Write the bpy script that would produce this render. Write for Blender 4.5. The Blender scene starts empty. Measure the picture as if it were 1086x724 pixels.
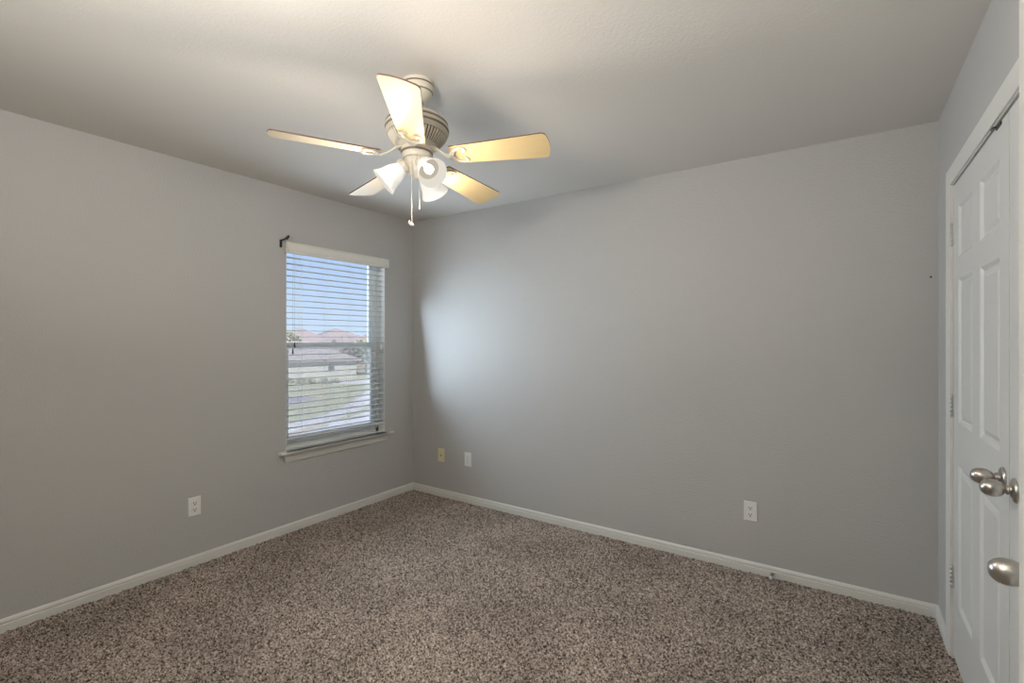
import bpy, math, random
import numpy as np
from mathutils import Vector, Matrix
random.seed(7)
C = bpy.context.scene.collection
S = bpy.context.scene
PI = math.pi

# ------------------------------------------------------------------ camera, world, sun, exposure
YAW = math.radians(34.3)
FWD = Vector((-math.sin(YAW), math.cos(YAW), 0)); RGT = Vector((math.cos(YAW), math.sin(YAW), 0))
CAM = Vector((3.243, -3.145, 1.365))
F_PX = 513.0
cam_d = bpy.data.cameras.new('camera'); cam = bpy.data.objects.new('camera', cam_d); C.objects.link(cam)
cam.location = CAM; cam.rotation_euler = (PI/2, 0, YAW)
cam_d.sensor_width = 36; cam_d.lens = 36*F_PX/1086; cam_d.shift_y = -1.7/1086; cam_d.clip_start = 0.02; cam_d.clip_end = 500
S.camera = cam
LAMP_W = 9.0           # each fan lamp
DAY_FILL_W = 17.0            # added fill standing in for daylight at the window
S.view_settings.view_transform = 'Standard'; S.view_settings.look = 'None'
S.view_settings.gamma = 1; S.view_settings.use_curve_mapping = False
S.view_settings.exposure = 0.07
S.cycles.max_bounces = 10; S.cycles.diffuse_bounces = 7; S.cycles.transparent_max_bounces = 24
S.cycles.use_denoising = True; S.cycles.sample_clamp_indirect = 6.0
S.cycles.caustics_reflective = False; S.cycles.caustics_refractive = False

W = bpy.data.worlds.new('sky'); S.world = W; W.use_nodes = True
nt = W.node_tree; nt.nodes.clear()
tc = nt.nodes.new('ShaderNodeTexCoord'); sp = nt.nodes.new('ShaderNodeSeparateXYZ')
rp = nt.nodes.new('ShaderNodeValToRGB'); bg = nt.nodes.new('ShaderNodeBackground'); wo = nt.nodes.new('ShaderNodeOutputWorld')
nt.links.new(tc.outputs['Generated'], sp.inputs[0]); nt.links.new(sp.outputs['Z'], rp.inputs[0])
nt.links.new(rp.outputs[0], bg.inputs[0]); nt.links.new(bg.outputs[0], wo.inputs[0])
cr = rp.color_ramp
cr.elements[0].position = 0.0; cr.elements[0].color = (0.66, 0.80, 1.0, 1)
cr.elements[1].position = 0.9; cr.elements[1].color = (0.22, 0.40, 0.95, 1)
e = cr.elements.new(0.22); e.color = (0.40, 0.58, 0.97, 1)
bg.inputs['Strength'].default_value = 1.0

sun_d = bpy.data.lights.new('sun', 'SUN'); sun = bpy.data.objects.new('sun', sun_d); C.objects.link(sun)
sun_d.energy = 6.2; sun_d.angle = math.radians(0.6); sun_d.color = (1, 0.95, 0.87)
sun.rotation_euler = Vector((-0.62, 0.25, -0.74)).to_track_quat('-Z', 'Y').to_euler()

# added unseen area lights: sky fill outside the glass, daylight fill before the blind
sk_d = bpy.data.lights.new('sky_fill', 'AREA'); sk = bpy.data.objects.new('sky_fill', sk_d); C.objects.link(sk)
sk_d.shape = 'RECTANGLE'; sk_d.size = 4.0; sk_d.size_y = 3.0; sk_d.energy = 330; sk_d.color = (0.78, 0.89, 1.0)
sk.location = (-1.9, -2.2, 2.9); sk.rotation_euler = Vector((1, 0.5, -0.75)).to_track_quat('-Z', 'Y').to_euler()
day_d = bpy.data.lights.new('window_fill', 'AREA'); day = bpy.data.objects.new('window_fill', day_d); C.objects.link(day)
day_d.shape = 'RECTANGLE'; day_d.size = 0.84; day_d.size_y = 1.36; day_d.energy = DAY_FILL_W; day_d.color = (0.70, 0.85, 1.0); day_d.spread = math.radians(150)
day.location = (0.05, -0.775, 1.29); day.rotation_euler = Vector((1, -0.06, 0.13)).to_track_quat('-Z', 'Z').to_euler()
# added unseen fill light, aimed at the ceiling from beside the camera
fl_d = bpy.data.lights.new('bounce_fill', 'AREA'); fl = bpy.data.objects.new('bounce_fill', fl_d); C.objects.link(fl)
fl_d.shape = 'DISK'; fl_d.size = 0.4; fl_d.energy = 50.0; fl_d.color = (1.0, 0.95, 0.88)
fl.location = (2.50, -3.22, 1.75); fl.rotation_euler = Vector((-0.12, 0.20, 1)).to_track_quat('-Z', 'Y').to_euler()

# ------------------------------------------------------------------ helpers
def at(px, py, t):
    return CAM + FWD*t + RGT*(t*(px-543)/F_PX) + Vector((0, 0, -(py-360.3)*t/F_PX))
def ground(px, py, z):
    return at(px, py, F_PX*(CAM.z-z)/(py-360.3))

class MB:
    def __init__(s): s.v = []; s.f = []; s.m = []; s.sm = []
    def add(s, vs, fs, mi=0, smooth=False, M=None):
        o = len(s.v)
        for v in vs:
            v = Vector(v)
            if M is not None: v = M @ v
            s.v.append(tuple(v))
        for k, f in enumerate(fs):
            s.f.append(tuple(i+o for i in f)); s.m.append(mi[k] if isinstance(mi, list) else mi); s.sm.append(smooth)
    def box(s, a, b, mi=0, M=None):
        x0, y0, z0 = (min(a[i], b[i]) for i in range(3)); x1, y1, z1 = (max(a[i], b[i]) for i in range(3))
        s.add([(x0,y0,z0),(x1,y0,z0),(x1,y1,z0),(x0,y1,z0),(x0,y0,z1),(x1,y0,z1),(x1,y1,z1),(x0,y1,z1)],
              [(0,3,2,1),(4,5,6,7),(0,1,5,4),(1,2,6,5),(2,3,7,6),(3,0,4,7)], mi, False, M)
    def lathe(s, prof, n=32, mi=0, M=None, smooth=True, cap0=True, cap1=True):
        # prof: (radius, z[, material]) revolved about local z
        vs = []; fs = []; ms = []
        for p in prof:
            for k in range(n):
                a = 2*PI*k/n; vs.append((p[0]*math.cos(a), p[0]*math.sin(a), p[1]))
        for i in range(len(prof)-1):
            m_ = prof[i+1][2] if len(prof[i+1]) > 2 else mi
            for k in range(n):
                fs.append((i*n+k, i*n+(k+1) % n, (i+1)*n+(k+1) % n, (i+1)*n+k)); ms.append(m_)
        if cap0 and prof[0][0] > 1e-6: fs.append(tuple(reversed(range(n)))); ms.append(mi)
        if cap1 and prof[-1][0] > 1e-6: fs.append(tuple(range((len(prof)-1)*n, len(prof)*n))); ms.append(mi)
        s.add(vs, fs, ms, smooth, M)
    def tube(s, pts, r, n=8, mi=0, M=None, flat=1.0, up=Vector((0,0,1))):
        pts = [Vector(p) for p in pts]; rs = r if isinstance(r, (list, tuple)) else [r]*len(pts)
        vs = []; fs = []
        for i, p in enumerate(pts):
            d = (pts[min(i+1, len(pts)-1)]-pts[max(i-1, 0)]).normalized()
            u = up if abs(d.dot(up)) < 0.95 else Vector((1,0,0))
            a = d.cross(u).normalized(); b = a.cross(d).normalized()
            for k in range(n):
                g = 2*PI*k/n; vs.append(p + a*(rs[i]*math.cos(g)) + b*(rs[i]*flat*math.sin(g)))
        for i in range(len(pts)-1):
            for k in range(n): fs.append((i*n+k, i*n+(k+1) % n, (i+1)*n+(k+1) % n, (i+1)*n+k))
        fs.append(tuple(reversed(range(n)))); fs.append(tuple(range((len(pts)-1)*n, len(pts)*n)))
        s.add(vs, fs, mi, True, M)
    def extrude(s, prof, p0, p1, ex, ez, mi=0, k0=0.0, k1=0.0):
        # closed profile (a, b): a along ex, b along ez, swept from p0 to p1; k0, k1 shift the ends by k*a (mitres)
        p0, p1, ex, ez = Vector(p0), Vector(p1), Vector(ex), Vector(ez); d = (p1-p0).normalized(); n = len(prof)
        vs = [p0 + ex*a + ez*b + d*(k0*a) for a, b in prof] + [p1 + ex*a + ez*b + d*(k1*a) for a, b in prof]
        fs = [(i, (i+1) % n, n+(i+1) % n, n+i) for i in range(n)] + [tuple(reversed(range(n))), tuple(range(n, 2*n))]
        s.add(vs, fs, mi)
    def build(s, name, mats, parent=None, bevel=0, autosmooth=False):
        me = bpy.data.meshes.new(name); me.from_pydata(s.v, [], s.f)
        for m in (mats if isinstance(mats, (list, tuple)) else [mats]): me.materials.append(m)
        me.polygons.foreach_set('material_index', s.m); me.polygons.foreach_set('use_smooth', s.sm)
        import bmesh
        bm = bmesh.new(); bm.from_mesh(me); bmesh.ops.recalc_face_normals(bm, faces=bm.faces[:]); bm.to_mesh(me); bm.free()
        me.update()
        o = bpy.data.objects.new(name, me); C.objects.link(o)
        if parent is not None: o.parent = parent
        if bevel:
            b = o.modifiers.new('bevel', 'BEVEL'); b.width = bevel; b.segments = 2; b.limit_method = 'ANGLE'; b.angle_limit = math.radians(35)
        if autosmooth:
            o.data.set_sharp_from_angle(angle=math.radians(40))
        return o

def tag(o, label=None, cat=None, group=None, kind=None):
    if label: o['label'] = label
    if cat: o['category'] = cat
    if group: o['group'] = group
    if kind: o['kind'] = kind
    return o
def thing(name, label, cat, loc, group=None, rot=(0,0,0)):
    o = bpy.data.objects.new(name, None); C.objects.link(o); o.location = loc; o.rotation_euler = rot; o.empty_display_size = 0.05
    return tag(o, label, cat, group)
def copy_tree(o, parent=None):
    c = o.copy(); C.objects.link(c)
    if parent is not None: c.parent = parent
    for ch in list(o.children): copy_tree(ch, c)
    return c

def mat(name, col, rough=0.6, metal=0.0, bump=None, vary=None, spec=0.5, emit=None):
    m = bpy.data.materials.new(name); m.use_nodes = True; nt = m.node_tree; b = nt.nodes['Principled BSDF']
    b.inputs['Base Color'].default_value = (*col, 1); b.inputs['Roughness'].default_value = rough; b.inputs['Metallic'].default_value = metal
    b.inputs['Specular IOR Level'].default_value = spec
    tc = nt.nodes.new('ShaderNodeTexCoord')
    if vary:   # scale, second colour
        n = nt.nodes.new('ShaderNodeTexNoise'); n.inputs['Scale'].default_value = vary[0]; n.inputs['Detail'].default_value = 4
        if len(vary) > 2:
            mp = nt.nodes.new('ShaderNodeMapping'); mp.inputs['Scale'].default_value = vary[2]
            nt.links.new(tc.outputs['Object'], mp.inputs[0]); nt.links.new(mp.outputs[0], n.inputs['Vector'])
        else: nt.links.new(tc.outputs['Object'], n.inputs['Vector'])
        mx = nt.nodes.new('ShaderNodeMix'); mx.data_type = 'RGBA'
        mx.inputs['A'].default_value = (*col, 1); mx.inputs['B'].default_value = (*vary[1], 1)
        nt.links.new(n.outputs['Fac'], mx.inputs['Factor']); nt.links.new(mx.outputs['Result'], b.inputs['Base Color'])
    if bump:   # scale, strength, distance
        n = nt.nodes.new('ShaderNodeTexNoise'); n.inputs['Scale'].default_value = bump[0]; n.inputs['Detail'].default_value = 2
        nt.links.new(tc.outputs['Object'], n.inputs['Vector'])
        bp = nt.nodes.new('ShaderNodeBump'); bp.inputs['Strength'].default_value = bump[1]; bp.inputs['Distance'].default_value = bump[2]
        nt.links.new(n.outputs['Fac'], bp.inputs['Height']); nt.links.new(bp.outputs[0], b.inputs['Normal'])
    if emit:
        b.inputs['Emission Color'].default_value = (*emit[0], 1); b.inputs['Emission Strength'].default_value = emit[1]
    return m

M = {}
M['wall'] = mat('grey_wall_paint', (0.480, 0.479, 0.472), 0.55, bump=(95, 0.45, 0.005), spec=0.3)
M['ceiling'] = mat('ceiling_paint', (0.63, 0.605, 0.565), 0.9, bump=(110, 0.3, 0.004), spec=0.1)
M['trim'] = mat('white_trim_paint', (0.70, 0.70, 0.67), 0.4)
M['door'] = mat('white_door_paint', (0.66, 0.665, 0.645), 0.42, bump=(60, 0.05, 0.002))
M['vinyl'] = mat('white_vinyl', (0.82, 0.85, 0.85), 0.4)
M['blind'] = mat('white_faux_wood', (0.60, 0.62, 0.64), 0.45)
M['valance'] = mat('offwhite_valance', (0.74, 0.73, 0.68), 0.45)
M['cord'] = mat('pale_cord', (0.75, 0.76, 0.76), 0.8)
M['cord_dark'] = mat('grey_cord', (0.45, 0.45, 0.47), 0.8)  # darker grey than the other blind cords
M['bronze'] = mat('dark_bronze', (0.035, 0.028, 0.032), 0.45, 0.4)
M['nickel'] = mat('satin_nickel', (0.56, 0.53, 0.49), 0.28, 1.0)
M['steel'] = mat('hinge_steel', (0.62, 0.61, 0.58), 0.35, 0.9)
M['plate'] = mat('white_plastic', (0.80, 0.80, 0.79), 0.35)
M['almond'] = mat('almond_plastic', (0.80, 0.74, 0.47), 0.4)
M['dark'] = mat('dark_slot', (0.03, 0.03, 0.03), 0.6)
M['brass'] = mat('brass_jack', (0.35, 0.26, 0.12), 0.35, 0.9)
M['rubber'] = mat('white_rubber', (0.78, 0.78, 0.80), 0.6)
M['cream'] = mat('antique_cream_metal', (0.66, 0.62, 0.53), 0.35, vary=(30, (0.54, 0.495, 0.41)))
M['glaze'] = mat('brown_antique_glaze', (0.20, 0.16, 0.12), 0.5)
M['silver'] = mat('polished_ball', (0.5, 0.52, 0.58), 0.2, 1.0)
M['maple'] = mat('maple_blade', (0.60, 0.45, 0.22), 0.38, vary=(9, (0.68, 0.54, 0.30), (1.2, 9, 9)))
_b = M['maple'].node_tree.nodes['Principled BSDF']; _b.inputs['Coat Weight'].default_value = 0.12; _b.inputs['Coat Roughness'].default_value = 0.28
M['walnut'] = mat('dark_blade_edge', (0.11, 0.055, 0.035), 0.4)
M['bulb'] = mat('lit_bulb', (1, 1, 1), 0.4, emit=((1.0, 0.93, 0.80), 3.0))
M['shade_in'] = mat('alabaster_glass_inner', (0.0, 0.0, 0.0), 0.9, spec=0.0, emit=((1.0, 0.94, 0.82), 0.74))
M['shade_neck'] = mat('alabaster_glass_shaded_neck', (0.0, 0.0, 0.0), 0.9, spec=0.0, emit=((1.0, 0.88, 0.70), 0.50))  # dimmer emission paints the shading deep inside the lit bell
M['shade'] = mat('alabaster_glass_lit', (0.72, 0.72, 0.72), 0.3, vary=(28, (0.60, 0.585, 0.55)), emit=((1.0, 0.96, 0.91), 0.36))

def glass_mat():
    m = bpy.data.materials.new('window_glass'); m.use_nodes = True; nt = m.node_tree; nt.nodes.clear()
    o = nt.nodes.new('ShaderNodeOutputMaterial'); mx = nt.nodes.new('ShaderNodeMixShader'); fr = nt.nodes.new('ShaderNodeFresnel')
    t = nt.nodes.new('ShaderNodeBsdfTransparent'); g = nt.nodes.new('ShaderNodeBsdfGlossy'); g.inputs['Roughness'].default_value = 0.02
    fr.inputs['IOR'].default_value = 1.3; t.inputs['Color'].default_value = (0.97, 0.985, 0.98, 1)
    nt.links.new(fr.outputs[0], mx.inputs[0]); nt.links.new(t.outputs[0], mx.inputs[1]); nt.links.new(g.outputs[0], mx.inputs[2]); nt.links.new(mx.outputs[0], o.inputs[0])
    return m
M['glass'] = glass_mat()
def screen_mat():
    m = bpy.data.materials.new('insect_screen_mesh'); m.use_nodes = True; nt = m.node_tree; nt.nodes.clear()
    o = nt.nodes.new('ShaderNodeOutputMaterial'); mx = nt.nodes.new('ShaderNodeMixShader'); mx.inputs[0].default_value = 0.30
    t = nt.nodes.new('ShaderNodeBsdfTransparent'); d = nt.nodes.new('ShaderNodeBsdfDiffuse'); d.inputs['Color'].default_value = (0.75, 0.75, 0.8, 1)
    nt.links.new(t.outputs[0], mx.inputs[1]); nt.links.new(d.outputs[0], mx.inputs[2]); nt.links.new(mx.outputs[0], o.inputs[0])
    return m
M['screen'] = screen_mat()

def carpet_mat():
    m = bpy.data.materials.new('brown_frieze_carpet'); m.use_nodes = True; nt = m.node_tree; b = nt.nodes['Principled BSDF']
    b.inputs['Roughness'].default_value = 0.95; b.inputs['Specular IOR Level'].default_value = 0.1
    tc = nt.nodes.new('ShaderNodeTexCoord')
    wn = nt.nodes.new('ShaderNodeTexNoise'); wn.inputs['Scale'].default_value = 60; wn.inputs['Detail'].default_value = 2
    va = nt.nodes.new('ShaderNodeVectorMath'); va.operation = 'MULTIPLY_ADD'; va.inputs[1].default_value = (0.012, 0.012, 0.012)
    nt.links.new(tc.outputs['Object'], wn.inputs['Vector']); nt.links.new(wn.outputs['Color'], va.inputs[0]); nt.links.new(tc.outputs['Object'], va.inputs[2])
    v = nt.nodes.new('ShaderNodeTexVoronoi'); v.inputs['Scale'].default_value = 190; v.voronoi_dimensions = '2D'
    nt.links.new(va.outputs[0], v.inputs['Vector'])
    sx = nt.nodes.new('ShaderNodeSeparateColor'); nt.links.new(v.outputs['Color'], sx.inputs[0])
    r = nt.nodes.new('ShaderNodeValToRGB'); el = r.color_ramp.elements
    el[0].position = 0.0; el[0].color = (0.05, 0.040, 0.034, 1)
    el[1].position = 1.0; el[1].color = (0.62, 0.54, 0.475, 1)
    for p, c in ((0.18, (0.09, 0.073, 0.062, 1)), (0.34, (0.245, 0.205, 0.178, 1)), (0.62, (0.34, 0.287, 0.25, 1)), (0.85, (0.46, 0.395, 0.345, 1))):
        q = el.new(p); q.color = c
    nt.links.new(sx.outputs[0], r.inputs[0])
    # broad, faint wear patches
    n2 = nt.nodes.new('ShaderNodeTexNoise'); n2.inputs['Scale'].default_value = 2.2; n2.inputs['Detail'].default_value = 3
    nt.links.new(tc.outputs['Object'], n2.inputs['Vector'])
    mr = nt.nodes.new('ShaderNodeMapRange'); mr.inputs[1].default_value = 0.3; mr.inputs[2].default_value = 0.7; mr.inputs[3].default_value = 0.82; mr.inputs[4].default_value = 1.16
    nt.links.new(n2.outputs['Fac'], mr.inputs[0])
    mu = nt.nodes.new('ShaderNodeVectorMath'); mu.operation = 'SCALE'
    nt.links.new(r.outputs[0], mu.inputs[0]); nt.links.new(mr.outputs[0], mu.inputs['Scale']); nt.links.new(mu.outputs[0], b.inputs['Base Color'])
    return m
M['carpet'] = carpet_mat()

def struct(name, mb, m, label, cat, parent=None, **k):
    o = mb.build(name, m, parent, **k)
    if parent is None: tag(o, label, cat, None, 'structure')
    return o

# ------------------------------------------------------------------ room shell
H = 2.44; XR = 3.635; YF = -3.42          # ceiling height, right wall, front wall
WY0, WY1, WZ0, WZ1 = -1.222, -0.329, 0.578, 2.05   # window opening in the left wall
DY0, DY1, DZ = -2.047, -0.361, 2.032      # closet opening in the right wall (near, far, top)

mb = MB()
mb.box((-0.16, YF-0.1, -0.2), (0, WY0, H)); mb.box((-0.16, WY1, -0.2), (0, 0.12, H))
mb.box((-0.16, WY0, -0.2), (0, WY1, WZ0-0.02)); mb.box((-0.16, WY0, WZ1), (0, WY1, H))
struct('wall_left', mb, M['wall'], 'grey painted wall with the window in it', 'wall')
mb = MB(); mb.box((0, 0, -0.2), (XR+0.9, 0.12, H))
struct('wall_back', mb, M['wall'], 'long grey painted wall with three small plates near the carpet', 'wall')
mb = MB()
mb.box((XR, DY1, -0.2), (XR+0.12, 0, H)); mb.box((XR, DY0, DZ), (XR+0.12, DY1, H)); mb.box((XR, YF-0.1, -0.2), (XR+0.12, DY0, H))
mb.box((XR+0.7, YF-0.1, -0.2), (XR+0.82, 0, H))
struct('wall_right', mb, M['wall'], 'grey painted wall around the closet doors', 'wall')
mb = MB(); mb.box((0, YF-0.1, -0.2), (XR+0.82, YF, H)); struct('wall_front', mb, M['wall'], 'grey painted wall opposite the long wall', 'wall')
mb = MB(); mb.box((3.362, -2.77, -0.2), (XR, -2.655, H)); struct('wall_doorway', mb, M['wall'], 'short wall return beside the entry doorway', 'wall')
mb = MB(); mb.box((-0.16, YF-0.1, H), (XR+0.9, 0.12, H+0.15)); struct('ceiling', mb, M['ceiling'], 'warm white textured ceiling above the fan', 'ceiling')

# carpet: real tufted relief
def carpet():
    nx, ny = 820, 780
    xs = np.linspace(-0.02, XR+0.02, nx); ys = np.linspace(YF-0.02, 0.02, ny)
    rng = np.random.default_rng(3)
    h = rng.random((ny, nx)); h2 = (h + np.roll(h, 1, 0) + np.roll(h, 1, 1) + np.roll(np.roll(h, 1, 0), 1, 1))/4
    z = (h*0.35 + h2*0.65 - 0.5)*0.016
    jx = (rng.random((ny, nx))-0.5)*0.004; jy = (rng.random((ny, nx))-0.5)*0.004
    X, Y = np.meshgrid(xs, ys); co = np.stack([X+jx, Y+jy, z], -1).reshape(-1, 3).astype(np.float32)
    i = np.arange(ny*nx).reshape(ny, nx)
    q = np.stack([i[:-1,:-1], i[:-1,1:], i[1:,1:], i[1:,:-1]], -1).reshape(-1, 4).astype(np.int32)
    me = bpy.data.meshes.new('floor'); me.vertices.add(len(co)); me.vertices.foreach_set('co', co.ravel())
    me.loops.add(q.size); me.loops.foreach_set('vertex_index', q.ravel())
    me.polygons.add(len(q)); me.polygons.foreach_set('loop_start', np.arange(0, q.size, 4, dtype=np.int32)); me.polygons.foreach_set('loop_total', np.full(len(q), 4, dtype=np.int32))
    me.polygons.foreach_set('use_smooth', np.ones(len(q), dtype=bool))
    me.update(calc_edges=True); me.materials.append(M['carpet'])
    o = bpy.data.objects.new('floor', me); C.objects.link(o)
    tag(o, 'speckled brown frieze carpet over the whole floor', 'carpet', None, 'structure')
carpet()
mb = MB(); mb.box((-0.16, YF-0.1, -0.25), (XR+0.82, 0.12, -0.2)); struct('floor_slab', mb, M['dark'], 'subfloor under the carpet', 'floor')

BB = [(0, -0.03), (0.0125, -0.03), (0.0125, 0.035), (0.0085, 0.038), (0.0085, 0.0415), (0.0118, 0.045), (0.0095, 0.055), (0.0050, 0.0615), (0, 0.0625)]
mb = MB(); mb.extrude(BB, (0, YF, 0), (0, 0, 0), (1,0,0), (0,0,1), k1=-1); struct('baseboard_left', mb, M['trim'], 'white baseboard along the window wall', 'baseboard')
mb = MB(); mb.extrude(BB, (0, 0, 0), (XR, 0, 0), (0,-1,0), (0,0,1), k0=1, k1=-1); struct('baseboard_back', mb, M['trim'], 'white baseboard along the long back wall', 'baseboard')
mb = MB(); mb.extrude(BB, (XR, 0, 0), (XR, -0.29, 0), (-1,0,0), (0,0,1), k0=1); struct('baseboard_right', mb, M['trim'], 'short white baseboard between the corner and the closet casing', 'baseboard')

# ------------------------------------------------------------------ closet opening: casing, jamb, two six-panel leaves
CAS = [(0, 0), (0, 0.008), (0.012, 0.0095), (0.026, 0.0105), (0.050, 0.0125), (0.066, 0.0125), (0.070, 0.010), (0.070, 0)]
def casing(mb, y0, y1, z1, x, sgn=-1):
    n = Vector((sgn, 0, 0))
    mb.extrude(CAS, (x, y1, -0.02), (x, y1, z1), (0,1,0), n, k1=1)
    mb.extrude(CAS, (x, y0, -0.02), (x, y0, z1), (0,-1,0), n, k1=1)
    mb.extrude(CAS, (x, y1, z1), (x, y0, z1), (0,0,1), n, k0=-1, k1=1)
mb = MB(); casing(mb, DY0, DY1, DZ, XR)
mb.box((XR-0.001, DY1-0.004, -0.02), (XR+0.12, DY1, DZ)); mb.box((XR-0.001, DY0, -0.02), (XR+0.12, DY0+0.004, DZ))
mb.box((XR-0.001, DY0, DZ-0.004), (XR+0.12, DY1, DZ))
mb.box((XR+0.042, DY1-0.03, -0.02), (XR+0.06, DY1-0.004, DZ)); mb.box((XR+0.042, DY0, DZ-0.03), (XR+0.06, DY1, DZ-0.004))
struct('trim_1', mb, M['trim'], 'white casing and jamb around the closet opening', 'trim')

def six_panel(mb, w, h, th, O, U, N):
    """a moulded six-panel leaf: U along its width, N out of its face"""
    O, U, N = Vector(O), Vector(U), Vector(N); Z = Vector((0,0,1))
    P = lambda u, v, d: O + U*u + Z*v + N*d
    st = 0.102; mu = 0.122; pw = (w-2*st-mu)/2
    us = [0, st, st+pw, st+pw+mu, w-st, w]
    vs = [0, 0.245, 0.835, 1.010, 1.600, 1.690, 1.900, h]
    for i in range(5):
        for j in range(7):
            u0, u1, v0, v1 = us[i], us[i+1], vs[j], vs[j+1]
            if i in (1, 3) and j in (1, 3, 5):
                rings = [(0, 0), (0.007, -0.0045), (0.012, -0.0085), (0.020, -0.0095), (0.034, -0.0045), (0.040, -0.0030)]
                pts = []
                for a, d in rings: pts += [P(u0+a, v0+a, d), P(u1-a, v0+a, d), P(u1-a, v1-a, d), P(u0+a, v1-a, d)]
                fs = []
                for k in range(len(rings)-1):
                    for q in range(4): fs.append((k*4+q, k*4+(q+1) % 4, (k+1)*4+(q+1) % 4, (k+1)*4+q))
                b = (len(rings)-1)*4; fs.append((b, b+1, b+2, b+3)); mb.add(pts, fs)
            else:
                mb.add([P(u0,v0,0), P(u1,v0,0), P(u1,v1,0), P(u0,v1,0)], [(0,1,2,3)])
    a = [P(0,0,0), P(w,0,0), P(w,h,0), P(0,h,0), P(0,0,-th), P(w,0,-th), P(w,h,-th), P(0,h,-th)]
    mb.add(a, [(0,4,5,1), (1,5,6,2), (2,6,7,3), (3,7,4,0), (7,6,5,4)])

def axis_matrix(p, n):
    return Matrix.Translation(Vector(p)) @ Vector(n).normalized().to_track_quat('Z', 'Y').to_matrix().to_4x4()
def egg_knob(p, n, parent):
    A = axis_matrix(p, n)
    mb = MB()
    prof = [(0.0095, 0.022)]
    for k in range(1, 29):
        q = k/28; x = 0.022 + 0.052*q
        u = (q-0.46)/0.54 if q > 0.46 else (q-0.46)/0.50
        prof.append((max(0.0240*max(0.0, 1-abs(u)**2.15)**0.47, 0.0001), x))
    mb.lathe(prof, 36, M=A)
    k = mb.build('knob', M['nickel'], parent); k['label'] = 'satin nickel egg knob'
    mb = MB(); mb.lathe([(0.033, 0), (0.033, 0.003), (0.031, 0.0055), (0.024, 0.0085), (0.015, 0.0105), (0.0115, 0.013), (0.0135, 0.0155), (0.0135, 0.0175), (0.0105, 0.0195), (0.0100, 0.0235)], 36, M=A)
    r = mb.build('rosette', M['nickel'], k); return k
def hinge(y, z, parent):
    mb = MB(); x = XR-0.004
    for k in range(5):
        zz = z-0.045+k*0.018; mb.lathe([(0.0045, zz+0.0006), (0.0055, zz+0.001), (0.0055, zz+0.0168), (0.0045, zz+0.0172)], 12, M=Matrix.Translation((x, y, 0)))
    mb.lathe([(0.0036, z-0.050), (0.0045, z-0.048), (0.0045, z+0.047), (0.0036, z+0.049)], 12, M=Matrix.Translation((x, y, 0)))
    mb.box((XR-0.0005, y-0.012, z-0.045), (XR+0.0035, y+0.003, z+0.045))
    h = mb.build('hinge', M['steel'], parent); h['label'] = 'small steel butt hinge'
LEAF_H = 2.005
SEAM = -1.204
YD1 = DY1-0.0075
mb = MB(); six_panel(mb, YD1-SEAM-0.0015, LEAF_H, 0.034, (XR+0.003, YD1, 0.016), (0,-1,0), (-1,0,0))
d1 = struct('door_1', mb, M['door'], 'white six-panel closet leaf hinged next to the room corner', 'door')
for z in (1.816, 1.083, 0.351): hinge(YD1+0.002, z, d1)
egg_knob((XR+0.003, SEAM+0.060, 0.956), (-1,0,0), d1)
mb = MB(); mb.box((XR, -1.125, 2.010), (XR+0.012, -1.070, 2.020)); mb.tube([(XR-0.002, -1.075, 2.019), (XR-0.003, -1.05, 2.028), (XR-0.004, -1.03, 2.027)], 0.0022)
mb.build('catch', M['bronze'], d1)['label'] = 'dark metal catch on the top edge'
mb = MB(); six_panel(mb, SEAM-0.0015-(DY0+0.0075), LEAF_H, 0.034, (XR+0.003, SEAM-0.0015, 0.016), (0,-1,0), (-1,0,0))
d2 = struct('door_2', mb, M['door'], 'white six-panel closet leaf on the near side of the seam', 'door')
egg_knob((XR+0.003, SEAM-0.060, 0.950), (-1,0,0), d2)
for z in (1.816, 1.083, 0.351): hinge(DY0+0.0055, z, d2)

# entry doorway: return, its jamb, the open leaf with its own knob
mb = MB()
mb.box((3.3487, -2.78, -0.02), (3.363, -2.65, 2.44)); mb.box((3.3522, -2.655, -0.02), (3.42, -2.640, 2.44))
struct('trim_2', mb, M['trim'], 'white jamb and casing of the entry doorway', 'trim')
th = math.radians(12.9); dd = Vector((math.sin(th), math.cos(th), 0)); nn = Vector((-math.cos(th), math.sin(th), 0))
hp = Vector((3.374, -2.632, 0.014))
mb = MB(); six_panel(mb, 0.80, LEAF_H, 0.034, hp, dd, nn)
d3 = struct('door_3', mb, M['door'], 'white entry door standing open against the closet side', 'door')
egg_knob(hp + dd*0.742 + Vector((0,0,0.925)), nn, d3)

# ------------------------------------------------------------------ window
mb = MB()
# frame ring
fx0, fx1 = -0.155, -0.078
mb.box((fx0, WY0, WZ0), (fx1, WY0+0.032, WZ1)); mb.box((fx0, WY1-0.032, WZ0), (fx1, WY1, WZ1))
mb.box((fx0, WY0, WZ1-0.012), (fx1, WY1, WZ1)); mb.box((fx0, WY0, WZ0-0.02), (fx1, WY1, WZ0+0.028))
win = struct('window_1', mb, M['vinyl'], 'white vinyl single-hung window looking out on the houses', 'window')
def sash(name, x0, x1, z0, z1, zr0, zr1):
    y0, y1 = WY0+0.030, WY1-0.030; s = 0.040
    mb = MB(); mb.box((x0, y0, z0), (x1, y0+s, z1)); mb.box((x0, y1-s, z0), (x1, y1, z1)); mb.box((x0, y0+s, z0), (x1, y1-s, z0+zr0)); mb.box((x0, y0+s, z1-zr1), (x1, y1-s, z1))
    o = mb.build(name, M['vinyl'], win, bevel=0.003)
    g = MB(); xm = (x0+x1)/2; g.box((xm-0.002, y0+s-0.006, z0+zr0-0.006), (xm+0.002, y1-s+0.006, z1-zr1+0.006)); g.build('pane', M['glass'], o)
    return o
sash('upper_sash', -0.145, -0.118, 1.305, WZ1-0.010, 0.040, 0.022)
ls = sash('lower_sash', -0.116, -0.088, WZ0+0.026, 1.345, 0.055, 0.040)
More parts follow.
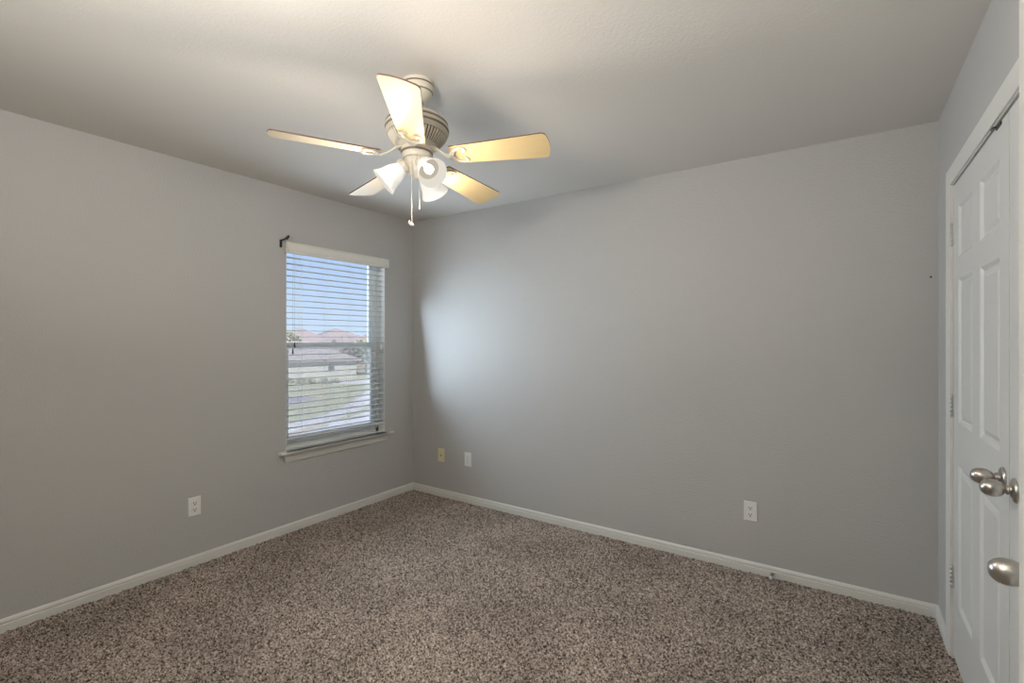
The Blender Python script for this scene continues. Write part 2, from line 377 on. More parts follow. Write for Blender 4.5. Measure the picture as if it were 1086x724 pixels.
mb = MB(); mb.box((-0.088, -0.80, 1.345), (-0.108, -0.745, 1.352)); mb.tube([(-0.098, -0.775, 1.352), (-0.098, -0.775, 1.359), (-0.09, -0.75, 1.362)], 0.004); mb.build('sash_lock', M['vinyl'], ls)
mb = MB(); mb.box((-0.1530, WY0+0.03, WZ0+0.03), (-0.1524, WY1-0.03, 1.32)); mb.build('insect_screen', M['screen'], win)
# painted reveal lining, stool and apron
mb = MB()
mb.extrude([(-0.10, 0), (0.036, 0), (0.043, -0.004), (0.045, -0.010), (0.043, -0.017), (0.038, -0.020), (-0.10, -0.020)], (0, WY0+0.001, WZ0), (0, WY1-0.001, WZ0), (1,0,0), (0,0,1))
mb.extrude([(0.0, 0), (0.036, 0), (0.043, -0.004), (0.045, -0.010), (0.043, -0.017), (0.038, -0.020), (0, -0.020)], (0, -1.281, WZ0), (0, -0.262, WZ0), (1,0,0), (0,0,1))
sill = struct('trim_3', mb, M['trim'], 'white window stool with apron below the blind', 'trim')
# apron: cove moulding with returned ends
mb = MB()
zt, zb_ = WZ0-0.020, WZ0-0.078
prof = [(0.034, 0.0), (0.032, -0.006), (0.022, -0.018), (0.015, -0.036), (0.012, -0.052), (0.009, -0.058)]
vs = []
for a, b in prof:
    g = a-0.006
    vs += [(0, -1.272+0.042-g, zt+b), (a, -1.272+0.042-g, zt+b), (a, -0.271-0.042+g, zt+b), (0, -0.271-0.042+g, zt+b)]
fs = []
for k in range(len(prof)-1):
    for q in range(4): fs.append((k*4+q, k*4+(q+1) % 4, (k+1)*4+(q+1) % 4, (k+1)*4+q))
b = (len(prof)-1)*4; fs += [(0,1,2,3), (b+3, b+2, b+1, b)]
mb.add(vs, fs); mb.build('apron', M['trim'], sill)
# thin white lining of the reveal (returns of the opening)
mb = MB()
mb.box((-0.16, WY1-0.003, WZ0), (-0.0015, WY1+0.001, WZ1)); mb.box((-0.16, WY0-0.001, WZ0), (-0.0015, WY0+0.003, WZ1)); mb.box((-0.16, WY0, WZ1-0.003), (-0.0015, WY1, WZ1+0.001))
struct('trim_4', mb, M['vinyl'], 'white painted reveal inside the window opening', 'trim')

# ------------------------------------------------------------------ blind
bl = thing('window_blind', 'white horizontal slat blind with valance, slats open, over the window', 'blind', (0, (WY0+WY1)/2, WZ1))
def loc(x, y, z): return (x, y-(WY0+WY1)/2, z-WZ1)
mb = MB()
pv = [(0.040, 0.0), (0.044, 0.0), (0.044, -0.006), (0.041, -0.012), (0.041, -0.052), (0.037, -0.060), (0.037, -0.074), (0.033, -0.077), (0.026, -0.077), (0.026, 0.0)]
a = loc(0, -1.232, 2.052); b2 = loc(0, -0.322, 2.052)
mb.extrude(pv, a, b2, (1,0,0), (0,0,1))
for y in (-1.241, -0.332):
    p = loc(0.0005, y, 2.052-0.077); q = loc(0.037, y+0.018 if y > -1 else y+0.014, 2.052)
    mb.box(p, q)
    mb.box(loc(0.0005, y-0.004 if y < -1 else y+0.012, 2.038), loc(0.044, y+0.010 if y < -1 else y+0.022, 2.052))
mb.build('valance', M['valance'], bl)
mb = MB(); mb.box(loc(-0.058, WY0+0.006, 2.004), loc(-0.004, WY1-0.006, 2.046)); mb.build('headrail', M['blind'], bl)
mb = MB(); n_sl = 32; z_top = 1.9992; pitch = 0.0437
for i in range(n_sl):
    z = z_top - i*pitch
    if z < 0.685: break
    top = []
    for k in range(7):
        s = k/6; top.append((-0.056+0.050*s, 0.0022*(1-(2*s-1)**2)))
    pr = [(x_, h_+0.0012) for x_, h_ in top] + [(x_, h_-0.0012) for x_, h_ in reversed(top)]
    y0 = loc(0, WY0+0.008, z); y1 = loc(0, WY1-0.005, z)
    mb.extrude(pr, y0, y1, (1,0,0.012), (0,0,1))
z_last = z
mb.build('slats', M['blind'], bl)
mb = MB(); mb.extrude([(-0.056, 0), (-0.006, 0), (-0.004, -0.004), (-0.004, -0.015), (-0.008, -0.019), (-0.054, -0.019), (-0.058, -0.015), (-0.058, -0.004)], loc(0, WY0+0.008, 0.668), loc(0, WY1-0.005, 0.668), (1,0,0), (0,0,1))
br = mb.build('bottom_rail', M['blind'], bl)
for y in (-1.095, -0.88, -0.665, -0.445):
    mb = MB()
    for x in (-0.057, -0.005): mb.tube([loc(x, y, 2.003), loc(x, y, 0.65)], 0.0009, 6)
    mb.tube([loc(-0.031, y, 2.003), loc(-0.031, y, 0.66)], 0.0007, 6)
    zz = z_top
    while zz > 0.685:
        mb.tube([loc(-0.057, y, zz-0.002), loc(-0.005, y, zz-0.002)], 0.0006, 4); zz -= pitch
    mb.build('ladder_cord', M['cord'], bl)
for y, z in ((-1.158, 1.335), (-1.172, 1.292)):
    mb = MB(); mb.tube([loc(-0.002, y+0.004, 2.003), loc(0.0005, y, 1.7), loc(0.0005, y, z)], 0.0010, 6)
    c_ = mb.build('tilt_cord', M['cord_dark'], bl)
    mb = MB(); mb.lathe([(0.0015, 0.012), (0.003, 0.009), (0.0055, -0.010), (0.0065, -0.024), (0.005, -0.028)], 12, M=Matrix.Translation(loc(0.0005, y, z))); mb.build('tassel', M['bronze'], c_)['label'] = 'dark cord tassel'
mb = MB(); mb.tube([loc(0.000, -0.375, 2.003), loc(0.001, -0.375, 1.31)], 0.0010, 6); c_ = mb.build('lift_cord', M['cord'], bl)
mb = MB(); mb.lathe([(0.003, 0.018), (0.009, 0.006), (0.013, -0.012), (0.014, -0.028), (0.006, -0.032)], 14, M=Matrix.Translation(loc(0.004, -0.375, 1.315))); mb.build('tassel', M['plate'], c_)

# curtain rod bracket left behind beside the valance
rb = thing('curtain_rod_bracket', 'small dark bronze curtain rod bracket left on the wall by the valance corner', 'bracket', (0, -1.262, 2.045))
mb = MB(); mb.box((0, -0.009, -0.034), (0.004, 0.009, 0.022)); mb.build('wall_plate', M['bronze'], rb, bevel=0.0015)
mb = MB(); mb.tube([(0.002, 0, 0.010), (0.020, 0, 0.016), (0.050, 0, 0.019), (0.078, 0, 0.020)], 0.0055, 8); mb.build('arm', M['bronze'], rb)
mb = MB()
pts = [(0.082+0.014*math.cos(g), 0, 0.030+0.014*math.sin(g)) for g in [math.radians(a) for a in range(170, 371, 20)]]
mb.tube(pts, 0.0045, 8); mb.lathe([(0.003, -0.012), (0.007, -0.010), (0.007, 0.006), (0.003, 0.008)], 12, M=Matrix.Translation((0.096, 0, 0.032)) @ Matrix.Rotation(PI/2, 4, 'Y')); mb.build('cradle', M['bronze'], rb)

# ------------------------------------------------------------------ wall plates (built facing local +Y = out of wall, width X, height Z)
def plate_mb(w=0.071, h=0.115, d=0.0055):
    mb = MB(); rings = [(0, 0), (0, 0.002), (0.0022, 0.0045), (0.005, d)]; vs = []
    for a, y in rings: vs += [(-w/2+a, y, -h/2+a), (w/2-a, y, -h/2+a), (w/2-a, y, h/2-a), (-w/2+a, y, h/2-a)]
    fs = []
    for k in range(3):
        for q in range(4): fs.append((k*4+q, k*4+(q+1) % 4, (k+1)*4+(q+1) % 4, (k+1)*4+q))
    fs += [(12,13,14,15), (3,2,1,0)]; mb.add(vs, fs); return mb
def duplex(label, loc_, rz, group):
    t = thing('wall_outlet', label, 'outlet', loc_, group, (0,0,rz))
    plate_mb().build('cover_plate', M['plate'], t)
    R = Matrix.Rotation(-PI/2, 4, 'X')
    for s in (1, -1):
        mb = MB(); n = 28; vs = []; fs = []
        for y, k in ((0.004, 1.0), (0.0070, 1.0), (0.0075, 0.95)):
            for q in range(n):
                a = 2*PI*q/n; vs.append((0.0170*k*math.cos(a), y, max(-0.0135, min(0.0135, 0.0170*k*math.sin(a)))+s*0.0195))
        for i in range(2):
            for q in range(n): fs.append((i*n+q, i*n+(q+1) % n, (i+1)*n+(q+1) % n, (i+1)*n+q))
        fs.append(tuple(range(2*n, 3*n))); mb.add(vs, fs); f = mb.build('receptacle', M['plate'], t)
        mb = MB(); z = s*0.0195
        mb.box((-0.0084, 0.0072, z-0.001), (-0.0050, 0.0079, z+0.0095)); mb.box((0.0050, 0.0072, z+0.0005), (0.0084, 0.0079, z+0.0090))
        mb.lathe([(0.0038, 0.0072), (0.0038, 0.0079)], 12, M=Matrix.Translation((0, 0, z-0.0068)) @ R); mb.build('slots', M['dark'], f)
    mb = MB(); mb.lathe([(0.0032, 0.005), (0.003, 0.0062), (0.0012, 0.0066)], 14, M=R); mb.build('screw', M['plate'], t)
    return t
G_OUT = 'duplex outlets low on the walls'
o1 = duplex('white duplex outlet low on the window wall', (0, -1.808, 0.356), -PI/2, G_OUT)
o2 = copy_tree(o1); o2.location = (2.798, 0, 0.356); o2.rotation_euler = (0, 0, PI)
tag(o2, 'white duplex outlet on the long wall, nearest the closet')
t = thing('wall_outlet', 'white plate with a tall rectangular insert, next to the almond jack plate', 'outlet', (0.651, 0, 0.3625), None, (0,0,PI))
plate_mb().build('cover_plate', M['plate'], t)
mb = MB(); mb.box((-0.0168, 0.004, -0.0335), (0.0168, 0.0068, 0.0335)); f = mb.build('insert', M['plate'], t, bevel=0.001)
mb = MB()
for z in (0.0165, -0.0165):
    for x in (-0.0065, 0.0065): mb.box((x-0.0015, 0.0066, z-0.005), (x+0.0015, 0.0074, z+0.005))
    mb.box((-0.012, 0.0066, z-0.0135), (0.012, 0.0072, z-0.0125)); mb.box((-0.012, 0.0066, z+0.0125), (0.012, 0.0072, z+0.0135))
mb.build('slots', mat('grey_slot', (0.3, 0.3, 0.32), 0.6), f)
t = thing('cable_jack_plate', 'almond yellow cable jack plate on the long wall nearest the window corner', 'wall plate', (0.349, 0, 0.359), None, (0,0,PI))
plate_mb().build('cover_plate', M['almond'], t)
R = Matrix.Rotation(-PI/2, 4, 'X')
mb = MB(); mb.lathe([(0.0075, 0.005), (0.0075, 0.008), (0.0048, 0.0082), (0.0048, 0.013), (0.002, 0.0132)], 16, M=R); mb.build('jack', M['brass'], t)
for z in (0.042, -0.042):
    mb = MB(); mb.lathe([(0.0032, 0.005), (0.003, 0.0062), (0.0012, 0.0066)], 12, M=Matrix.Translation((0,0,z)) @ R); mb.build('screw', M['almond'], t)

# spring door stop on the back baseboard
ds = thing('door_stop', 'small spring door stop with white tip on the back baseboard', 'door stop', (2.913, -0.0125, 0.028))
A = Matrix.Rotation(PI/2, 4, 'X')      # local z -> -y
mb = MB(); mb.lathe([(0.011, 0), (0.011, 0.003), (0.007, 0.007), (0.005, 0.009)], 20, M=A); mb.build('base', M['steel'], ds)
mb = MB(); pts = [A @ Vector((0.0062*math.cos(k*0.7), 0.0062*math.sin(k*0.7), 0.007+0.052*k/125)) for k in range(126)]
mb.tube(pts, 0.0016, 6); mb.build('spring', mat('dark_spring_steel', (0.22, 0.22, 0.22), 0.35, 0.9), ds)
mb = MB(); mb.lathe([(0.008, 0.058), (0.0085, 0.060), (0.0085, 0.070), (0.006, 0.074), (0.001, 0.075)], 18, M=A); mb.build('tip', M['rubber'], ds)['label'] = 'white rubber tip'
# forgotten nail near the right corner
mb = MB(); mb.lathe([(0.0018, -0.01), (0.0018, 0.010), (0.0045, 0.011), (0.0045, 0.0125), (0.001, 0.013)], 12, M=Matrix.Translation((3.605, 0, 1.675)) @ A)
tag(mb.build('nail', M['bronze']), 'tiny dark nail high on the long wall beside the closet corner', 'nail')

# ------------------------------------------------------------------ ceiling fan
FC = Vector((1.7753, -1.6949, H))
fan = thing('ceiling_fan', 'five-blade antique cream ceiling fan with maple blades and three glass light shades', 'ceiling fan', FC)
# the rotor hangs a little off level from the ball joint under the canopy
ball = Vector((0, 0, -0.085))
tilt_axis = RGT
TILT = Matrix.Translation(ball) @ Matrix.Rotation(-math.atan(0.0643), 4, tilt_axis) @ Matrix.Translation(-ball)
cream = [M['cream'], M['glaze']]
mb = MB(); mb.lathe([(0.066, 0), (0.066, -0.012), (0.063, -0.014, 1), (0.063, -0.017, 1), (0.066, -0.019), (0.0665, -0.030), (0.064, -0.042), (0.0615, -0.044, 1), (0.0605, -0.047, 1), (0.059, -0.049), (0.052, -0.062), (0.040, -0.073), (0.027, -0.079), (0.024, -0.080)], 48)
mb.build('canopy', cream, fan, autosmooth=True)
mb = MB(); mb.lathe([(0.001, -0.066), (0.016, -0.069), (0.024, -0.077), (0.026, -0.085), (0.023, -0.093), (0.015, -0.099), (0.012, -0.101)], 28, M=TILT); bj = mb.build('ball_joint', M['silver'], fan); bj['label'] = 'shiny ball joint under the canopy'
mb = MB(); mb.lathe([(0.0115, -0.097), (0.0115, -0.150)], 20, M=TILT); mb.build('downrod', M['cream'], fan)
mot = [(0.020, -0.120), (0.036, -0.122), (0.040, -0.128), (0.062, -0.133), (0.090, -0.142), (0.108, -0.153), (0.112, -0.157, 1), (0.114, -0.160, 1), (0.119, -0.163), (0.126, -0.171), (0.129, -0.180), (0.127, -0.184, 1), (0.127, -0.188, 1), (0.131, -0.191), (0.132, -0.203), (0.129, -0.207, 1), (0.128, -0.211, 1), (0.130, -0.214), (0.126, -0.224), (0.120, -0.228), (0.117, -0.230, 1), (0.113, -0.232, 1), (0.086, -0.268, 1), (0.083, -0.272), (0.078, -0.276), (0.070, -0.280), (0.062, -0.284)]
mb = MB(); mb.lathe(mot, 64, M=TILT); mo = mb.build('motor_housing', cream, fan, autosmooth=True)
mb = MB(); n = 52
for k in range(n):
    a = 2*PI*k/n; d = Vector((math.cos(a), math.sin(a), 0))
    mb.tube([d*0.1185+Vector((0,0,-0.2295)), d*0.113+Vector((0,0,-0.2385)), d*0.098+Vector((0,0,-0.2575)), d*0.084+Vector((0,0,-0.2725))], [0.0036, 0.0042, 0.0036, 0.0027], 8, M=TILT)
mb.build('vent_ribs', M['cream'], mo)
mb = MB(); mb.lathe([(0.060, -0.278), (0.066, -0.284), (0.066, -0.300), (0.062, -0.304, 1), (0.060, -0.307, 1), (0.061, -0.309), (0.061, -0.322), (0.056, -0.330), (0.054, -0.332, 1), (0.050, -0.336), (0.044, -0.352), (0.036, -0.366), (0.030, -0.378), (0.026, -0.390), (0.018, -0.398), (0.014, -0.402), (0.013, -0.408), (0.006, -0.414), (0.001, -0.415)], 48, M=TILT)
mb.build('switch_housing', cream, fan, autosmooth=True)

# blade: local x outwards, z up; pitched about x; iron is a sub-part
ZB = 2.118-H
PITCH = math.radians(-14)
def blade_mb():
    mb = MB(); th = 0.0055
    outline = []
    x0, x1 = 0.155, 0.556; w0, w1 = 0.050, 0.0685
    nseg = 18
    top = []
    for k in range(nseg+1):
        s = k/nseg; x = x0+(x1-0.012-x0)*s; top.append((x, w0+(w1-w0)*min(1, s*1.05)))
    cap = []
    rc = 0.020
    for k in range(0, 9):
        g = PI/2*(1-k/8); cap.append((x1-0.012-rc+0.0+rc*math.cos(g)+0.006, w1-rc+rc*math.sin(g)))
    top = [p for p in top if p[0] < x1-0.012-rc] + cap
    edge = []
    for k in range(1, 8):
        s = k/8; y = (w1-rc)*(1-2*s); edge.append((x1-0.006+0.007*(1-(2*s-1)**2), y))
    outline = top + edge + [(x, -y) for x, y in reversed(top)]
    back = [(x0-0.006, -w0*0.6), (x0-0.008, 0), (x0-0.006, w0*0.6)]
    outline = outline + back
    n = len(outline)
    lo = [(x, y, -th/2) for x, y in outline]; hi = [(x, y, th/2) for x, y in outline]
    fs = [tuple(reversed(range(n))), tuple(range(n, 2*n))] + [(i, (i+1) % n, n+(i+1) % n, n+i) for i in range(n)]
    ms = [0, 1] + [1]*n
    mb.add(lo+hi, fs, ms); return mb
def iron_mb():
    mb = MB(); z = -0.0065
    inv = Matrix.Rotation(-PITCH, 4, 'X')
    # arm from the motor flange, dropping out to the blade
    arm = [inv @ Vector((0.052, 0, 0.042)), inv @ Vector((0.082, 0, 0.034)), inv @ Vector((0.104, 0, 0.016)), inv @ Vector((0.122, 0, 0.002)), Vector((0.140, 0, z-0.001)), Vector((0.158, 0, z))]
    mb.tube(arm, [0.017, 0.014, 0.011, 0.011, 0.014, 0.018], 12, flat=0.42)
    # plate under the blade with two scrolls
    for s in (1, -1):
        pts = []; rs = []
        for k in range(0, 15):
            g = k/14; a = math.radians(190-170*g)
            pts.append((0.196+0.044*math.cos(a)-0.006*g, s*(0.006+0.036*math.sin(a*0.5+math.radians(0))) if False else s*(0.004+0.040*math.sin(min(PI/2, g*PI*0.62))), z-0.001)); rs.append(0.0105-0.0045*g)
        pts = [(0.150, 0, z), (0.160, s*0.012, z), (0.166, s*0.022, z), (0.174, s*0.032, z), (0.186, s*0.039, z), (0.199, s*0.041, z), (0.211, s*0.037, z), (0.217, s*0.029, z), (0.213, s*0.021, z), (0.205, s*0.020, z)]
        rs = [0.012, 0.011, 0.0095, 0.0085, 0.0078, 0.0075, 0.0072, 0.007, 0.0075, 0.0085]
        mb.tube(pts, rs, 10, flat=0.55)
    mb.lathe([(0.001, z-0.006), (0.006, z-0.0055), (0.008, z-0.003), (0.008, z+0.004)], 14, M=Matrix.Translation((0.160, 0, 0)))
    return mb
bm_ = blade_mb(); im_ = iron_mb()
proto = None
for k in range(5):
    Mx = TILT @ Matrix.Translation((0, 0, ZB)) @ Matrix.Rotation(math.radians(21.5+72*k), 4, 'Z') @ Matrix.Rotation(PITCH, 4, 'X')
    if proto is None:
        proto = bm_.build('blade', [M['maple'], M['walnut']], fan); ir = im_.build('blade_iron', M['cream'], proto); ir['label'] = 'cream scroll bracket'; b = proto
    else: b = copy_tree(proto, fan)
    b.matrix_local = Mx

# light kit: three arms with bell shades; local z of each = the shade's axis
for a in (-17, 99, 221):
    g = math.radians(a); rad = Vector((math.cos(g), math.sin(g), 0))
    axis = (rad*0.75 + Vector((0,0,-0.66))).normalized()
    p0 = rad*0.038 + Vector((0,0,-0.346)); p1 = rad*0.049 + Vector((0, 0, -0.354))
    A = TILT @ axis_matrix(p1, axis)
    mb = MB(); prof_o = [(0.0255, 0.012), (0.0265, 0.020), (0.031, 0.030), (0.037, 0.042), (0.0415, 0.056), (0.0445, 0.070), (0.0475, 0.084), (0.052, 0.097), (0.0575, 0.108), (0.0600, 0.114)]
    prof_i = [(r-0.003, z+0.001) for r, z in reversed(prof_o)]
    mb.lathe(prof_o + [(0.0590, 0.1155)], 40, 0, A, True, False, False)
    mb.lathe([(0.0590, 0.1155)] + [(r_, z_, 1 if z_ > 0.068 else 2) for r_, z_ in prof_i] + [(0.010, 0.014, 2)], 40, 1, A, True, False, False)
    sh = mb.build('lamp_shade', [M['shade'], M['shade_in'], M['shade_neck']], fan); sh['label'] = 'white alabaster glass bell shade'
    mb = MB(); mb.lathe([(0.001, 0.030), (0.010, 0.030), (0.011, 0.042), (0.013, 0.050), (0.0165, 0.060), (0.0185, 0.070), (0.0172, 0.080), (0.011, 0.088), (0.005, 0.0905), (0.001, 0.091)], 16, M=A)
    bu = mb.build('bulb', M['bulb'], sh); bu['label'] = 'lit frosted bulb'
    mb = MB(); mb.lathe([(0.012, -0.022), (0.015, -0.012), (0.021, -0.006), (0.030, -0.003), (0.0315, 0.004), (0.0315, 0.016), (0.0300, 0.0185), (0.0272, 0.0185), (0.0272, 0.006), (0.011, 0.005), (0.011, 0.030), (0.001, 0.030)], 32, M=A)
    q = MB()
    mb.tube([TILT @ (rad*0.020 + Vector((0,0,-0.322))), TILT @ (rad*0.034 + Vector((0,0,-0.333))), TILT @ (p1 - axis*0.014)], [0.014, 0.013, 0.013], 12)
    for k in range(3):
        h = 2*PI*k/3+0.4; d = Vector((math.cos(h), math.sin(h), 0))
        mb.tube([A @ (d*0.031+Vector((0,0,0.011))), A @ (d*0.040+Vector((0,0,0.011)))], [0.0032, 0.0042], 8)
    ft = mb.build('fitter', M['cream'], sh)
    ld = bpy.data.lights.new('fan_lamp', 'POINT'); lo = bpy.data.objects.new('fan_lamp', ld); C.objects.link(lo)
    ld.energy = LAMP_W; ld.color = (1.0, 0.88, 0.74); ld.shadow_soft_size = 0.045
    lo.location = FC + (A @ Vector((0, 0, 0.123)))
# pull chains
for (lat, dep, z_top_, z_end, knob) in ((-0.012, -0.044, -0.330, 1.838-H, True), (0.018, -0.036, -0.345, 1.905-H, False)):
    p = RGT*lat + FWD*dep
    mb = MB(); q = TILT @ Vector((p.x, p.y, z_top_))
    zz = q.z
    mb.tube([(q.x, q.y, q.z), (q.x, q.y, z_end)], 0.0011, 6)
    while zz > z_end:
        mb.lathe([(0.0003, zz+0.0022), (0.0022, zz+0.0012), (0.0022, zz-0.0012), (0.0003, zz-0.0022)], 8, M=Matrix.Translation((q.x, q.y, 0)), cap0=False, cap1=False); zz -= 0.0062
    ch = mb.build('pull_chain', M['cream'], fan)
    if knob:
        K = Matrix.Translation((q.x, q.y, z_end-0.004)) @ Matrix.Rotation(math.radians(35), 4, FWD) @ Matrix.Diagonal((1.35, 1.0, 0.62, 1))
        mb = MB(); mb.lathe([(0.001, 0.010), (0.006, 0.008), (0.0095, 0.0), (0.006, -0.008), (0.001, -0.010)], 16, M=K)
        mb.lathe([(0.001, 0.008), (0.004, 0.004), (0.004, -0.004), (0.001, -0.008)], 12, M=Matrix.Translation((q.x-0.008, q.y-0.006, z_end+0.004)))
        mb.build('chain_fob', M['cream'], ch)
    else:
        mb = MB(); mb.lathe([(0.001, z_end+0.004), (0.003, z_end+0.001), (0.003, z_end-0.008), (0.001, z_end-0.010)], 10, M=Matrix.Translation((q.x, q.y, 0))); mb.build('chain_fob', M['cream'], ch)

# ------------------------------------------------------------------ outside, one storey below
GZ = -3.4
M['grass'] = mat('pale_dry_lawn', (0.40, 0.42, 0.25), 0.95, vary=(0.35, (0.50, 0.46, 0.32)))
M['concrete'] = mat('pale_concrete', (0.66, 0.63, 0.60), 0.9, vary=(1.5, (0.6, 0.58, 0.56)))
M['asphalt'] = mat('worn_asphalt', (0.34, 0.32, 0.33), 0.9, vary=(1.0, (0.40, 0.37, 0.37)))
M['soil'] = mat('tan_bare_soil', (0.55, 0.42, 0.29), 0.95, vary=(0.8, (0.48, 0.38, 0.27)))
M['shingle'] = mat('grey_tan_shingle', (0.42, 0.38, 0.36), 0.9, vary=(3, (0.36, 0.32, 0.31)))
M['shingle2'] = mat('brown_grey_shingle', (0.33, 0.27, 0.26), 0.9, vary=(3, (0.28, 0.24, 0.23)))
M['siding'] = mat('pale_grey_siding', (0.55, 0.55, 0.52), 0.8)
M['brick'] = mat('tan_brick', (0.42, 0.33, 0.29), 0.9, vary=(4, (0.36, 0.27, 0.25)))
M['garage'] = mat('white_garage_door', (0.75, 0.74, 0.72), 0.6)
M['pane_out'] = mat('dim_house_glass', (0.12, 0.14, 0.17), 0.15)
M['leaf1'] = mat('grey_green_leaves', (0.29, 0.31, 0.24), 0.9, vary=(1.2, (0.40, 0.38, 0.31)))
M['leaf2'] = mat('bare_brown_twigs', (0.33, 0.27, 0.22), 0.9, vary=(1.2, (0.26, 0.22, 0.18)))
M['bark'] = mat('tree_bark', (0.16, 0.12, 0.10), 0.9)

mb = MB(); mb.box((-170, -80, GZ-0.5), (-0.6, 170, GZ)); struct('lawn_ground', mb, M['grass'], 'pale dry lawn outside the window', 'lawn')
def strip(name, pix, w, m, dz, label, cat):
    """a paved strip on the ground along a line of points"""
    pts = [ground(x, y, GZ) for x, y in pix]; mb = MB(); vs = []; n = len(pts)
    for i, p in enumerate(pts):
        d = (pts[min(i+1, n-1)]-pts[max(i-1, 0)]); d.z = 0; d.normalize(); s = Vector((-d.y, d.x, 0))*w/2
        for q in (p+s, p-s): vs += [(q.x, q.y, GZ-0.05), (q.x, q.y, GZ+dz)]
    fs = []
    for i in range(n-1):
        a, b = i*4, i*4+4
        fs += [(a+1, a+3, b+3, b+1), (a, b, b+2, a+2), (a, a+1, b+1, b), (a+2, b+2, b+3, a+3)]
    fs += [(0, 2, 3, 1), (n*4-4, n*4-3, n*4-1, n*4-2)]
    mb.add(vs, fs); return struct(name, mb, m, label, cat)
strip('sidewalk', [(250, 470), (304, 455.5), (340, 445), (368, 436), (385, 426), (394, 418), (410, 408)], 1.5, M['concrete'], 0.04, 'pale concrete sidewalk curving across the lawn outside', 'path')
strip('street', [(255, 492), (304, 474), (345, 461), (394, 447), (440, 432)], 4.2, M['concrete'], 0.02, 'bright concrete street along the bottom of the window view', 'street')
strip('driveway', [(350, 405.5), (375, 404.5), (420, 403)], 5.5, M['concrete'], 0.03, 'bright concrete driveway beyond the lawn', 'driveway')
strip('neighbour_drive', [(270, 427), (320, 427)], 7.0, M['asphalt'], 0.03, 'greyish drive at the near edge of the lawn', 'driveway')
strip('soil_bed', [(290, 461), (310, 457), (332, 450)], 2.2, M['soil'], 0.03, 'tan patch of bare soil beside the sidewalk', 'soil')

def house(label, centre, w, d, hw, hr, rz, mw, mr, garage=False, group='houses across the street'):
    t = thing('neighbour_house', label, 'house', (centre.x, centre.y, GZ), group, (0,0,rz))
    mb = MB(); mb.box((-w/2, -d/2, -0.1), (w/2, d/2, hw)); mb.build('house_wall', mw, t)
    o = 0.5; r = min(w, d)/2; mb = MB()
    X, Y = w/2+o, d/2+o; rx = max(w-d, 0)/2; ry = max(d-w, 0)/2
    vs = [(-X,-Y,hw-0.1), (X,-Y,hw-0.1), (X,Y,hw-0.1), (-X,Y,hw-0.1), (-X,-Y,hw+0.1), (X,-Y,hw+0.1), (X,Y,hw+0.1), (-X,Y,hw+0.1), (-rx-0.01,-ry-0.01,hw+hr), (rx+0.01,ry+0.01,hw+hr)]
    if w >= d: fs = [(4,5,9,8), (6,7,8,9), (5,6,9), (7,4,8)]
    else: fs = [(4,5,8), (5,6,9,8), (6,7,9), (7,4,8,9)]
    fs += [(0,1,5,4), (1,2,6,5), (2,3,7,6), (3,0,4,7), (3,2,1,0)]
    mb.add(vs, fs); mb.build('roof', mr, t)
    for i, (u, ww) in enumerate(((-0.28, 1.2), (0.22, 1.0))):
        if garage and i == 1: continue
        mb = MB(); mb.box((-d*0, 0, 0), (0.01, 0.01, 0.01)) if False else mb.box((w/2-0.02, u*d-ww/2, 0.9), (w/2+0.05, u*d+ww/2, hw-0.35))
        f = mb.build('house_window', M['garage'], t)
        mb = MB(); mb.box((w/2, u*d-ww/2+0.1, 1.0), (w/2+0.07, u*d+ww/2-0.1, hw-0.45)); mb.build('window_pane', M['pane_out'], f)
    if garage:
        mb = MB(); mb.box((w/2-0.02, 0.05*d, 0), (w/2+0.05, 0.05*d+0.36*d, min(2.1, hw-0.3)))
        for k in range(3): mb.box((w/2, 0.05*d+0.1, 0.48+0.5*k), (w/2+0.07, 0.41*d-0.1, 0.53+0.5*k))
        mb.build('garage_door', M['garage'], t)
    return t
def faraway(px, t): p = at(px, 360, t); p.z = GZ; return p
house('low pale grey house nearest across the lawn', faraway(315, 60.5), 9, 11.5, 2.25, 2.3, math.radians(-14), M['siding'], M['shingle'])
house('brown brick house behind the end of the pale grey one', faraway(366, 79), 10, 11, 3.0, 2.6, math.radians(10), M['brick'], M['shingle2'], True)
house('distant hip-roofed house behind the pale grey one', faraway(318, 94), 11, 12, 4.0, 3.0, math.radians(-30), M['brick'], M['shingle2'])
house('distant hip-roofed house in the middle of the window view', faraway(356, 122), 14, 14, 4.6, 3.1, math.radians(-20), M['brick'], M['shingle2'])
house('distant house beyond the garden tree', faraway(398, 150), 16, 16, 4.6, 2.6, math.radians(-40), M['siding'], M['shingle2'])

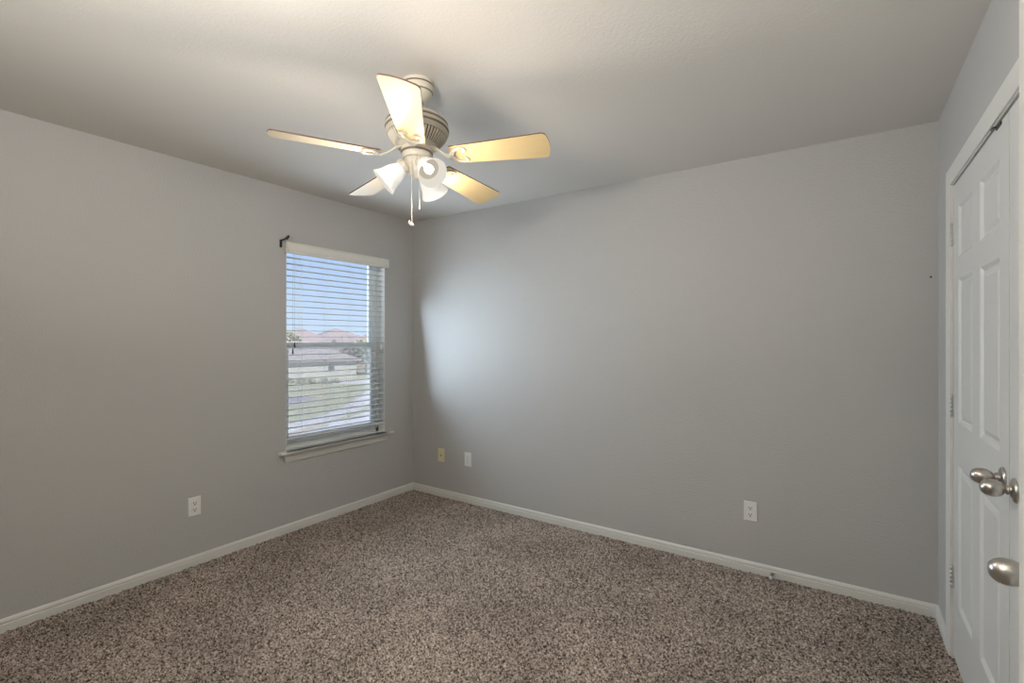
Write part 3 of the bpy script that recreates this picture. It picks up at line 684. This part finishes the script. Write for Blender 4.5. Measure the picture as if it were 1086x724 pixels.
def tree(label, c, h, r, m, seed, n=420):
    rnd = random.Random(seed)
    t = thing('garden_tree', label, 'tree', (c.x, c.y, GZ), 'trees between the houses')
    mb = MB(); mb.tube([(0,0,-0.1), (0.05,0,h*0.35), (0,0.1,h*0.8)], [0.16, 0.12, 0.04], 8)
    for k in range(6):
        a = k*1.05; mb.tube([(0.03,0,h*0.34), (r*0.4*math.cos(a), r*0.4*math.sin(a), h*0.55), (r*0.7*math.cos(a), r*0.7*math.sin(a), h*0.72)], [0.07, 0.05, 0.02], 6)
    mb.build('trunk', M['bark'], t)
    mb = MB()
    for i in range(n):
        d = Vector((rnd.gauss(0,1), rnd.gauss(0,1), rnd.gauss(0,1))).normalized()*(rnd.random()**0.4)
        p = Vector((d.x*r, d.y*r, h*0.66+d.z*h*0.33)); s = 0.18+0.22*rnd.random()
        u = Vector((rnd.gauss(0,1), rnd.gauss(0,1), rnd.gauss(0,1))).normalized(); v = u.orthogonal().normalized(); w_ = u.cross(v)
        mb.add([p+u*s, p+v*s, p-u*s, p-v*s, p+w_*s*0.6, p-w_*s*0.6], [(0,1,4), (1,2,4), (2,3,4), (3,0,4), (1,0,5), (2,1,5), (3,2,5), (0,3,5)])
    mb.build('crown', m, t)
tree('grey-green tree standing right of the brown house', faraway(388, 66), 5.0, 2.4, M['leaf1'], 1)
tree('thin brown tree in front of the brown house', faraway(374, 70), 4.2, 1.5, M['leaf2'], 2)
tree('rounded tree at the far left of the rooftops', faraway(303, 84), 6.4, 2.6, M['leaf1'], 3)
def shrub(c, r, seed, label):
    rnd = random.Random(seed); mb = MB()
    for i in range(70):
        d = Vector((rnd.gauss(0,1), rnd.gauss(0,1), abs(rnd.gauss(0,1)))).normalized()*(rnd.random()**0.4)
        p = Vector((d.x*r, d.y*r, 0.05+d.z*r*1.1)); s = 0.12+0.15*rnd.random()
        u = Vector((rnd.gauss(0,1), rnd.gauss(0,1), rnd.gauss(0,1))).normalized(); v = u.orthogonal().normalized(); w_ = u.cross(v)
        mb.add([p+u*s, p+v*s, p-u*s, p-v*s, p+w_*s*0.6, p-w_*s*0.6], [(0,1,4), (1,2,4), (2,3,4), (3,0,4), (1,0,5), (2,1,5), (3,2,5), (0,3,5)])
    o = mb.build('shrub', M['leaf1']); o.location = (c.x, c.y, GZ); tag(o, label, 'shrub', 'shrubs along the pale grey house')
for i, px in enumerate((307, 319, 331, 343, 355)):
    shrub(faraway(px, 53.0), 0.46, i+20, 'dark shrub at the foot of the pale grey house outside')
